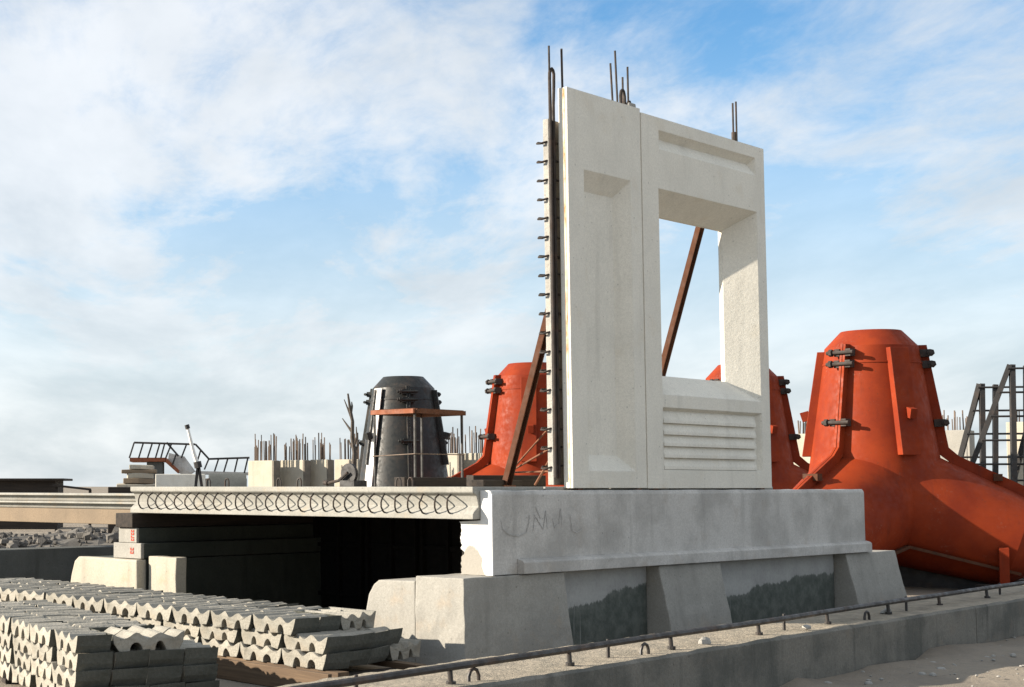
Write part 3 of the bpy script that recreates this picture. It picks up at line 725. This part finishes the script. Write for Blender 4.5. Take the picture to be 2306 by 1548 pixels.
# ================================================================ TETRAPOD MOULDS
def mould(label, loc, rot, paint, strip=None, group='tetrapod moulds', legs=True):
    t = thing('tetrapod_mould', label, 'steel mould', (loc[0], loc[1], .30), rot, group); t.scale = (.93, .93, .93)
    ZC, LEN, ZL = 1.575, 2.625, 1.25
    rad = lambda s: 1.12 - .145*s
    prof = [(rad(0), 0), (rad(.8), .8), (rad(1.6), 1.6), (rad(2.33)+.0, 2.33), (.51, LEN)]
    tprof = prof if legs else [(rad(-1.8), -1.89), (rad(-.8), -.8)] + prof
    if legs: tprof = [(rad(-.4), -.4)] + prof
    if 0: prof = [(rad(-1.8), -1.89), (rad(-.8), -.8)] + prof
    part(t, 'top_shell', MB().lathe(tprof, 56, Matrix.Translation((0, 0, ZC))), paint, smooth=True)
    part(t, 'seam_ring', MB().lathe([(rad(2.02)-.02, 2.02), (rad(2.02)+.012, 2.02), (rad(2.05)+.012, 2.05), (rad(2.05)-.02, 2.05)], 48, Matrix.Translation((0, 0, ZC)), cap=False), paint, smooth=True)
    if legs: part(t, 'core_shell', MB().lathe([(max(.01, 1.12*math.cos(a)), ZL + 1.12*math.sin(a)) for a in (R(x) for x in range(-90, 91, 12))], 40), paint, smooth=True)
    for az in (-31, 89, 209):                         # measured from the camera side (-y) towards +x
        th = R(az - 90)
        dirv = Vector((math.cos(th)*.943, math.sin(th)*.943, -.333))
        M = Matrix.Translation((0, 0, ZL)) @ dirv.to_track_quat('Z', 'Y').to_matrix().to_4x4()
        if legs: part(t, 'leg_shell', MB().lathe(prof, 48, M), paint, smooth=True)
        rad_ = Vector((math.cos(th), math.sin(th), 0)); tan = Vector((-math.sin(th), math.cos(th), 0)); up = Vector((0, 0, 1))
        P = lambda r, z, o, s: rad_*(r) + up*z + tan*s
        # parting flange down the cone and out along the top of the leg
        pin = [(.70, 3.93), (1.03, 2.02), (1.25, 1.83), (2.62, 1.11)]
        pout = [(.90, 3.93), (1.20, 2.12), (1.36, 1.97), (2.70, 1.27)]
        if not legs: pin = [(.70, 3.93), (1.0, 2.33), (1.18, 1.0), (1.32, .05)]; pout = [(.88, 3.93), (1.16, 2.40), (1.32, 1.0), (1.46, .05)]
        mb = MB()
        for sg in (-1, 1):
            for k in range(3):
                a, b, c_, d = pin[k], pin[k+1], pout[k+1], pout[k]
                s0, s1 = sg*.006, sg*.050
                mb.hexa([P(*a, 0, s0), P(*b, 0, s0), P(*c_, 0, s0), P(*d, 0, s0), P(*a, 0, s1), P(*b, 0, s1), P(*c_, 0, s1), P(*d, 0, s1)])
        part(t, 'parting_flange', mb, paint)
        # clamps across the flange
        for r, z in ((.88, 3.78), (.90, 3.58), (1.08, 2.55)):
            cl = MB()
            for sg in (-1, 1):
                c0 = P(r-.02, z, 0, sg*.105)
                cl.bar(c0 - up*.065, c0 + up*.065, .10, .16, up=rad_)
            cl.tube([P(r+.08, z, 0, -.28), P(r+.08, z, 0, .22)], .034, 8)
            cl.tube([P(r+.08, z, 0, -.23), P(r+.08, z, 0, -.17)], .065, 6)
            part(t, 'clamp', cl, 'rebar_steel' if legs else paint)
        if legs: cl = MB(); c0 = P(1.95, 1.60, 0, 0); cl.bar(c0 + tan*.14, c0 - tan*.14, .14, .12); part(t, 'clamp', cl, 'dark_rust')
        # seam flanges low on both sides of the leg, keel plate and posts
        for sg in ((-1, 1) if legs else ()):
            mb = MB(); pts = []
            for sx in (.75, 1.6, 2.5):
                c_ = Vector((0, 0, ZL)) + dirv*sx; dn = (up*-1 - dirv*dirv.dot(up*-1)).normalized()
                pts.append(c_ + (tan*sg*.80 + dn*.60)*(rad(sx) + .02))
            mb.bar(pts[0], pts[1], .16, .05); mb.bar(pts[1] + (pts[2]-pts[1])*.004, pts[2], .16, .05)
            part(t, 'side_flange', mb, 'dark_rust')
            part(t, 'foot_post', MB().bar(P(1.95, -.322, 0, sg*.80), P(1.95, .42, 0, sg*.90), .15, .15, up=rad_), paint)
        if legs:
            kp = [(.1, .25), (1.7, -.10), (2.3, -.18), (2.3, -.32), (.1, -.32)]
            part(t, 'keel_plate', MB().prism(kp, lambda a, b: P(a, b, 0, -.03), lambda a, b: P(a, b, 0, .03)), 'dark_steel')
        # stiffening fin between two legs
        th2 = th + R(60); r2 = Vector((math.cos(th2), math.sin(th2), 0)); t2_ = Vector((-math.sin(th2), math.cos(th2), 0))
        Q = lambda r, z, s: r2*r + up*z + t2_*s
        mb = MB()
        hw = .17 if legs else .03
        mb.hexa([Q(.70, 3.85, -hw), Q(.98, 1.98, -hw), Q(1.20, 1.98, -hw), Q(.90, 3.85, -hw), Q(.70, 3.85, hw), Q(.98, 1.98, hw), Q(1.20, 1.98, hw), Q(.90, 3.85, hw)])
        fin = part(t, 'stiffener', mb, paint, bevel=.01)
        part(fin, 'lug', MB().bar(Q(1.06, 2.72, .05), Q(1.20, 2.68, .05), .12, .17), paint)
    if strip:
        th = R(strip - 90); rd = Vector((math.cos(th), math.sin(th), 0)); tn = Vector((-math.sin(th), math.cos(th), 0))
        a = rd*.84 + Vector((0, 0, 3.88)); b = rd*1.22 + Vector((0, 0, 1.3))
        part(t, 'white_strip', MB().bar(a, b, .26, .03, up=rd), 'white_paint')
    return t
gA = atd(1978, 1320, 25.7)
mould('large orange steel tetrapod mould at the right, whole and nearest', (gA.x, gA.y, 0), R(-22), 'orange_paint')
g = atd(1200, 1095, 32.5); mould('orange tetrapod mould left of the niche panel, behind the leaning prop', (g.x, g.y, 0), R(-44), 'orange_paint')
g = atd(1676, 1095, 32.8); mould('orange tetrapod mould mostly hidden behind the window panel', (g.x, g.y, 0), R(-16), 'orange_paint')
g = atd(910, 1095, 36.5); mould('black steel tetrapod mould behind the deck with a white strip', (g.x, g.y, 0), R(32), 'black_paint', strip=-86, legs=False)
# sleepers under the large mould
for k in range(3):
    p = Vector((gA.x + 2.5 + k*.15, gA.y - 1.2 + 1.3*k, 0))
    o = put('sleeper', MB().box(-1.5, 1.2, -.12, .12, 0, .12).mesh('sleeper', 'dark_timber', bevel=.01), None, p, R(6))
    tag(o, '%s dark timber sleeper on the ground under the large orange mould' % ['nearest', 'middle', 'farthest'][k], 'timber', 'sleepers under the large mould')

# ================================================================ STAND ON THE DECK
s0 = W(2.13, 2.32, DECK); zt = 2.498 - DECK
t = thing('work_stand', 'rusty steel angle-frame stand on the deck before the black mould', 'stand', s0, ANG)
la, lb_ = .62, .86
part(t, 'top_bar', MB().box(-.03, .0, 0, la, zt-.05, zt), 'orange_rust')
part(t, 'top_bar', MB().box(.002, lb_, -.03, 0, zt-.05, zt), 'dark_rust')  # darker rust paints this bar's shade, brighter rust the sunlit left bar
part(t, 'top_bar', MB().box(.002, lb_, la-.03, la, zt-.05, zt), 'dark_rust')
part(t, 'top_bar', MB().box(lb_-.03, lb_, .002, la-.032, zt-.05, zt), 'rust_steel')
part(t, 'top_plate', MB().box(.0, lb_-.002, .002, la-.002, zt+.001, zt+.008), 'dark_rust')
for x, y in ((.005, .005), (.005, la-.03), (lb_-.03, .005), (lb_-.03, la-.03)):
    part(t, 'leg', MB().box(x, x+.022, y, y+.022, 0, zt-.051), 'dark_steel')
zr = .36
part(t, 'lower_rail', MB().tube([(-.004, .0, zr), (-.004, la, zr-.02)], .006, 5), 'light_rebar')
part(t, 'lower_rail', MB().tube([(.0, -.004, zr), (lb_, -.004, zr)], .006, 5), 'light_rebar')

# ================================================================ BITS AND PIECES ON THE DECK BEHIND THE PANELS
for k, (a, b, r_, lb) in enumerate((((1137, 1076), (1233, 968), .011, 'thin steel rod slanting up to the panel rib before the orange mould'),
                                    ((1150, 1062), (1236, 1012), .011, 'lower of the thin slanting rods before the orange mould'),
                                    ((1160, 1064), (1240, 1062), .010, 'thin level rod lying across before the orange mould'),
                                    ((1205, 1093), (1246, 1022), .013, 'short rusty rod leaning at the foot of the panel rib'))):
    p, q = atd(*a, 17.3 if k < 3 else 15.9), atd(*b, 15.75)
    if k == 2: q = atd(*b, 16.5)
    o = put('tie_rod', MB().tube([Vector((0, 0, 0)), q - p], r_, 6).mesh('tie_rod', 'rust_steel'), None, p); tag(o, lb, 'steel rod', 'tie rods behind the panels')
for k, (u, v, l, h, rz, lb) in enumerate(((1.55, .95, 1.5, .07, 12, 'dark timber sleeper on the deck at the foot of the left prop'),
                                          (1.45, 1.9, 1.9, .10, 3, 'long dark timber on the deck beside the black mould'),
                                          (1.9, 1.35, .9, .12, -20, 'short dark timber offcut on the deck by the left prop'))):
    o = put('deck_timber', MB().box(0, l, 0, .14, 0, h).mesh('deck_timber', 'dark_timber', bevel=.008), None, W(u, v, DECK), ANG + R(rz)); tag(o, lb, 'timber', 'timbers on the deck')
# small wheel with lever on the deck
p = atd(787, 1090, 17.8); p.z = DECK
t = thing('hand_winch', 'small dark winch wheel with lever on the deck left of the black mould', 'winch', p, ANG)
M = Matrix.Translation((0, .0, .15)) @ Matrix.Rotation(R(90), 4, 'Y')
part(t, 'wheel', MB().lathe([(.08, -.02), (.115, -.02), (.115, .02), (.08, .02)], 24, M, cap=True), 'dark_steel', smooth=True)
part(t, 'lever', MB().tube([(-.04, .30, .04), (-.05, .12, .07), (-.05, -.02, .16)], .018, 7).tube([(-.04, .30, .04), (-.04, .36, .05)], .03, 7), 'rebar_steel', smooth=True)
part(t, 'base', MB().box(-.10, .12, -.16, .06, 0, .07).box(-.02, .035, -.03, .03, .07, .13), 'dark_steel')

# ================================================================ ROWS OF STORED BLOCKS WITH STARTER BARS
def stored_block(label, x0, x1, ytop, d, group, nb, mat='cream_concrete', bh=(35, 55), dep=.36, side=True):
    # sunlit face looks left towards the camera; its right end comes nearer
    b = atd(x1, ytop, d); ppm = (By*FPX + Bx*(x1 - PPX))/d
    w = (x1 - x0)/ppm; h = b.z; px = d/FPX
    t = thing('starter_block', label, 'concrete block', (b.x, b.y, 0), ANG - math.pi/2, group)
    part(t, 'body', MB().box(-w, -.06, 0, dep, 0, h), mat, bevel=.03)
    part(t, 'side_face', MB().box(-.058, 0, .01, dep-.01, 0, h-.02), 'rib_concrete' if mat != 'block_concrete' else mat)  # dark slab paints the shade of the block's right side
    nb = int(nb*1.6)
    for k in range(nb):
        x = -w + .06 + (w-.12)*(k + random.uniform(.25, .75))/nb; y = random.choice((.08, .14, dep-.14, dep-.08))
        hh = random.uniform(*bh)*px
        part(t, 'rebar', MB().tube([(x, y, h-.02), (x + random.uniform(-.02, .02), y, h+hh)], random.uniform(.016, .026)*d/55, 5), random.choice(('rebar_steel', 'light_rebar', 'light_rebar')))
    return t
LB = 'blocks with starter bars'
rows = [(558, 616, 1037, 58, 13, 'far left cream block with starter bars, next to the walkway'),
        (629, 685, 1036, 58, 14, 'second cream block with starter bars from the walkway'),
        (698, 738, 1035, 58, 10, 'narrow rust-streaked block with starter bars, third from the walkway'),
        (751, 835, 1034, 58, 14, 'cream block with starter bars behind the dead sapling'),
        (980, 1033, 1021, 58, 10, 'cream block with starter bars right behind the black mould'),
        (1036, 1100, 1020, 58, 11, 'cream block with starter bars left of the propped orange mould')]
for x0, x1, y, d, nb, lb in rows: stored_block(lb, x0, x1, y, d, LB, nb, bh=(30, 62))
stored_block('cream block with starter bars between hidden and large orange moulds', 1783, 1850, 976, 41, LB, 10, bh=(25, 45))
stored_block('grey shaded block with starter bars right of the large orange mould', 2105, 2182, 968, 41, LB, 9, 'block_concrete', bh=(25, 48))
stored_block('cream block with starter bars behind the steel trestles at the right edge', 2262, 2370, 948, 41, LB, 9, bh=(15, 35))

# ================================================================ STEEL TRESTLES AT THE RIGHT EDGE
def trestle(label, x_l, x_r, y_top, d, spread):
    c_ = atd(x_l, y_top, d); px = d/FPX; h = c_.z
    t = thing('steel_trestle', label, 'trestle', (c_.x, c_.y, 0), R(-12), 'steel trestles')
    wd = (x_r - x_l)*px
    for x in (0, wd):
        part(t, 'leg', MB().bar((x, 0, h), (x - spread, .45, 0), .13, .10), 'dark_steel')
        part(t, 'leg', MB().bar((x + .05, .02, h), (x - .12, -.35, 0), .13, .10), 'dark_steel')
        part(t, 'leg', MB().bar((x + .32, .02, h-.02), (x + .10, -.35, 0), .10, .10), 'dark_steel')
    k = 0; z = h - .08
    while z > .3:
        f = (h - z)/h
        part(t, 'rung', MB().tube([(-spread*f - .03, .2*f - .07, z), (wd + .5, .2*f - .07, z)], .022, 6), 'dark_steel'); z -= .50
    return t
trestle('black steel trestle at the right edge, shorter of the two', 2206, 2330, 865, 33.5, .95)
trestle('black steel trestle at the right edge, taller of the two', 2274, 2420, 822, 32.5, 1.5)

# ================================================================ FAR LEFT: WALKWAY, POLE, SLABS, BEAMS, RUBBLE
D = 80.; px = D/FPX
def Lp(x, y, d=D): return atd(x, y, d)
base = Lp(350, 1095); base.z = 0
t = thing('walkway', 'raised steel walkway with railings and a ramp, far left', 'walkway', base)
def l(x, y, dd=0.): q = Lp(x, y) - base; return Vector((q.x, q.y + dd, q.z))
part(t, 'platform', MB().hexa([l(292, 1040), l(372, 1040), l(372, 1040, 3), l(292, 1040, 3), l(292, 1031), l(372, 1031), l(372, 1031, 3), l(292, 1031, 3)]), 'orange_rust')
part(t, 'ramp', MB().hexa([l(373, 1042), l(400, 1066), l(400, 1066, 3), l(373, 1042, 3), l(373, 1031), l(404, 1060), l(404, 1060, 3), l(373, 1031, 3)]), 'orange_rust')
part(t, 'ramp_plate', MB().hexa([l(378, 1034, .3), l(428, 1064, .3), l(428, 1070, .3), l(408, 1070, .3), l(380, 1020, .45), l(415, 1028, .45), l(440, 1062, .45), l(405, 1064, .45)]), 'grey_concrete')
part(t, 'platform', MB().hexa([l(440, 1068), l(560, 1070), l(560, 1070, 3), l(440, 1068, 3), l(440, 1061), l(560, 1064), l(560, 1064, 3), l(440, 1061, 3)]), 'grey_concrete')
for (a, b) in (((302, 997), (440, 1001)), ((440, 1001), (470, 1034)), ((470, 1034), (562, 1031)), ((375, 997), (402, 1028))):
    part(t, 'handrail', MB().tube([l(*a), l(*b)], .055, 5), 'dark_steel')
for xt, yt, xb, yb in [(302, 997, 291, 1032), (323, 997, 312, 1032), (343, 998, 332, 1032), (360, 998, 350, 1032), (371, 998, 362, 1032), (386, 1000, 373, 1032), (420, 1001, 408, 1032), (397, 1022, 388, 1048),
                       (452, 1014, 444, 1040), (470, 1034, 460, 1058), (492, 1034, 483, 1062), (513, 1033, 504, 1063), (535, 1033, 528, 1063), (558, 1032, 550, 1066)]:
    part(t, 'railing_post', MB().tube([l(xt, yt), l(xb, yb)], .045, 5), 'dark_steel')
part(t, 'support', MB().hexa([l(330, 1170, .2), l(366, 1170, .2), l(366, 1170, 2.5), l(330, 1170, 2.5), l(330, 1041, .2), l(366, 1041, .2), l(366, 1041, 2.5), l(330, 1041, 2.5)]), 'dark_concrete')
part(t, 'support', MB().hexa([l(462, 1170, .2), l(556, 1170, .2), l(556, 1170, 2.5), l(462, 1170, 2.5), l(462, 1078, .2), l(556, 1078, .2), l(556, 1078, 2.5), l(462, 1078, 2.5)]), 'dark_concrete')
# white block before the walkway
p = Lp(350, 1068, 62); q = Lp(462, 1068, 62)
o = put('storage_block', MB().box(0, q.x-p.x, 0, 1.4, 0, p.z).mesh('storage_block', 'panel_concrete', bevel=.03), None, (p.x, p.y, 0)); tag(o, 'pale rectangular block standing before the far walkway', 'concrete block')
# leaning pole on a splayed foot
p = Lp(448, 1095, 48); p.z = 0
t = thing('leaning_pole', 'thin pole leaning left on a splayed foot before the far walkway', 'pole', p)
f0 = lambda x, y: atd(x, y, 48) - p
part(t, 'shaft', MB().tube([f0(446, 1050), f0(436, 1020), f0(422, 962)], .075, 7, .045), 'white_paint')
part(t, 'cap', MB().tube([f0(423, 966), f0(420.5, 957)], .075, 7), 'dark_steel')
part(t, 'leg', MB().bar(f0(446, 1046), f0(428, 1215), .09), 'dark_steel'); part(t, 'leg', MB().bar(f0(447, 1046), f0(472, 1215), .09), 'dark_steel')
part(t, 'collar', MB().tube([f0(444, 1040), f0(447, 1054)], .12, 8), 'dark_steel')
# dark pipe right of it
p = Lp(470, 1082, 52)
mb = MB(); M = Matrix.Translation((0, 0, 0)) @ Matrix.Rotation(R(90), 4, 'Y')
t = thing('concrete_pipe', 'dark concrete pipe lying below the far walkway', 'pipe', (p.x, p.y, 0))
hz = Lp(470, 1066, 52).z
part(t, 'barrel', MB().lathe([(.55*hz*.9, 0), (.5*hz*.98, 0), (.5*hz, .02), (.5*hz, 1.25), (.42*hz, 1.25), (.42*hz, .1)], 28, Matrix.Translation((0, 0, .5*hz)) @ M, cap=True), 'dark_concrete', smooth=True)
# stack of irregular slabs, left of the walkway's support
random.seed(11)
stk = [(262, 352, 1090, 1108), (278, 345, 1078, 1089.5), (286, 346, 1066, 1077.5), (274, 350, 1058, 1065.5), (290, 344, 1048, 1057.5)]
zb = 0
for k, (x0, x1, y0, y1) in enumerate(stk):
    a = Lp(x0, y0, 70); b = Lp(x1, y0, 70); h = a.z - zb
    o = put('rough_slab', MB().box(0, b.x-a.x, 0, 2.2, 0, h-.004).mesh('rough_slab', 'tan_concrete' if k % 2 else 'cream_concrete', bevel=.03, sub=2, rough=(.06, .9, k)), None, (a.x, a.y, zb), R(random.uniform(-4, 4)))
    tag(o, 'rough brown slab, %s of the stack left of the far walkway' % ['bottom', 'second from bottom', 'middle', 'fourth from bottom', 'topmost'][k], 'slab', 'stack of rough slabs'); zb = a.z
# dark lean-to and plank at the far left edge
p = Lp(-30, 1083, 60); q = Lp(125, 1083, 60)
t = thing('timber_shed', 'low dark timber shed with flat roof at the far left edge', 'shed', (p.x, p.y, 0))
part(t, 'wall', MB().box(0, q.x-p.x, 0, 3, 0, p.z), 'dark_timber')
part(t, 'roof', MB().box(-.2, q.x-p.x+.35, -.3, 3.3, p.z+.001, p.z+.09), 'dark_timber', bevel=.02)
p = Lp(118, 1093, 57); q = Lp(205, 1103, 57)
o = put('loose_plank', MB().bar((0, 0, 0), q-p, .10, .08).bar((q-p)*.97 + Vector((0, .1, 0)), Vector(((q-p).x*.97, .1, -q.z)), .1).bar((q-p)*.1 + Vector((0, .1, 0)), Vector(((q-p).x*.1, .1, -p.z)), .1).mesh('loose_plank', 'dark_timber'), None, p); tag(o, 'thin dark plank sloping from the far left shed', 'plank')
p = Lp(243, 1097, 40); q = Lp(297, 1097, 40)
o = put('dark_crate', MB().box(0, q.x-p.x, 0, .6, 0, p.z).mesh('dark_crate', 'dark_timber', bevel=.02), None, (p.x, p.y, 0)); tag(o, 'dark crate behind the stacked long beams at left', 'crate')

# long pale beams stacked behind the left support, running away to the left
P0 = atd(290, 1130, 22); uo = Vector((P0.x, P0.y, 0)); Adir = Vector((-By, Bx, 0))
zs_ = [(1.105, 1.318, 'tan_concrete', 'tan lowest of the long stacked beams at the left edge', 0.), (1.322, 1.425, 'girder_concrete', 'middle one of the long stacked beams at the left edge', .04), (1.429, 1.545, 'girder_concrete', 'topmost of the long stacked beams at the left edge', .0)]
for z0, z1, m, lb, off in zs_:
    t = thing('long_beam', lb, 'beam', uo + Adir*(-2.0) + Vector((0, 0, z0)), ANG, 'stack of long beams')
    h = z1 - z0
    if h > .15: pf = [(0, 0), (0, h), (.6, h), (.6, 0)]
    else: pf = [(off, 0), (off-.02, h*.25), (.06, h*.30), (.06, h*.66), (-.03, h*.72), (-.03, h), (.6, h), (.6, 0)]
    part(t, 'body', MB().prism(pf, lambda a, b: (a, 0, b), lambda a, b: (a, 12.5, b)), m, bevel=.006)
for k, y in enumerate((-.6, 8.2)):
    q = uo + Adir*y
    o = put('support_pier', MB().box(.02, .56, 0, .5, 0, 1.103).mesh('support_pier', 'dark_concrete', bevel=.01), None, q, ANG); tag(o, ['dark pier under the near end of the long stacked beams', 'dark pier under the far end of the long stacked beams'][k], 'pier', 'piers of the beam stack')
# dark beams on the ground before them, running right and away
for k, (a, lgt, h, w_) in enumerate(((atd(40, 1300, 22.5), 3.6, .74, .5), (atd(10, 1318, 20.4), 3.3, .24, .4))):
    o = put('ground_beam', MB().box(-6.0, lgt, 0, w_, 0, h).mesh('ground_beam', 'dark_concrete', bevel=.012), None, (a.x, a.y, 0), ANG - R(4)); tag(o, ['dark weathered beam on the ground at the left edge, taller one behind', 'low dark beam on the ground at the left edge, nearer one'][k], 'beam', 'dark ground beams')
# rubble heap between
mb = MB(); random.seed(5)
ctr = atd(150, 1200, 33); 
nx, ny = 60, 20
hv = []
for j in range(ny+1):
    for i in range(nx+1):
        x = -6 + 12*i/nx; y = -2.5 + 5*j/ny
        e = max(0, 1-(x/6)**2)*max(0, 1-(y/2.5)**2)
        z = e**.6*(.62 + .22*noise.noise(Vector((x*.7, y, 3)))) + .09*noise.fractal(Vector((x, y, 0))*2.2, 1, 2, 3)*min(1, e*4) - .02
        hv.append((x, y, z))
mb.add(hv, [(j*(nx+1)+i, j*(nx+1)+i+1, (j+1)*(nx+1)+i+1, (j+1)*(nx+1)+i) for j in range(ny) for i in range(nx)])
for k in range(900):
    x = random.uniform(-5.6, 5.6); y = random.uniform(-2.4, 1.0); e = max(0, 1-(x/6)**2)*max(0, 1-(y/2.5)**2)
    z = e**.6*(.62 + .22*noise.noise(Vector((x*.7, y, 3)))); r_ = random.uniform(.03, .10)*random.choice((.7, 1, 1, 1.6))
    s = MB().lathe([(.3*r_, -.6*r_), (r_, -.1*r_), (.7*r_, .6*r_)], 5, Matrix.Translation((x, y, z)) @ Matrix.Rotation(random.uniform(0, 6), 4, random.choice('XYZ')))
    mb.add(s.v, s.f)
o = put('rubble_heap', mb.mesh('rubble_heap', 'rubble', fix=True), None, (ctr.x, ctr.y, 0)); o['kind'] = 'stuff'; o['label'] = 'grey heap of broken rubble behind the dark beams at left'; o['category'] = 'rubble'

# ================================================================ DEAD SAPLING
p = atd(796, 1095, 50); p.z = 0
t = thing('dead_sapling', 'bare dead sapling standing before the starter-bar blocks', 'dead tree', p)
g_ = lambda x, y, dy=0.: atd(x, y, 50) - p + Vector((0, dy, 0))
tk = part(t, 'trunk', MB().tube([(0, 0, 0), g_(796, 1060), g_(798, 1020), g_(793, 985), g_(794, 950), g_(788, 920), g_(784, 886)], .115, 7, .03), 'dead_wood', smooth=True, rough=(.03, 4, 2))
for a, b, c_, dy in (((793, 945), (786, 928), (775, 900), .0), ((797, 1005), (803, 985), (801, 962), -.1), ((794, 975), (784, 960), (772, 942), .1), ((798, 1020), (806, 1003), (809, 990), 0), ((796, 1010), (789, 1000), (787, 990), .1), ((790, 930), (793, 915), (792, 905), 0)):
    part(tk, 'branch', MB().tube([g_(*a), g_(*b, dy), g_(*c_, dy*2)], .05, 6, .014), 'dead_wood', smooth=True)

# ================================================================ LOOSE GRAVEL ALONG THE TRACK SLAB
random.seed(21); mb = MB()
for k in range(520):
    sx = random.uniform(-1, 13); oy = -abs(random.gauss(0, .9)) - .02 if k % 3 else random.uniform(.9, 2.6)
    p = d0 + tdir*sx + tnrm*oy; r_ = random.uniform(.008, .030)*random.choice((.7, 1, 1, 1.7))
    q = MB().lathe([(.3*r_, -.5*r_), (r_, -.1*r_), (.75*r_, .45*r_), (.2*r_, .62*r_)], 5, Matrix.Translation((p.x, p.y, .012)) @ Matrix.Rotation(random.uniform(0, 6), 4, 'Z') @ Matrix.Diagonal((1, random.uniform(.6, 1), random.uniform(.6, 1), 1)))
    mb.add(q.v, q.f)
o = put('gravel', mb.mesh('gravel', 'rough_concrete')); o['kind'] = 'stuff'; o['label'] = 'loose stones scattered on the sand along the track slab'; o['category'] = 'gravel'
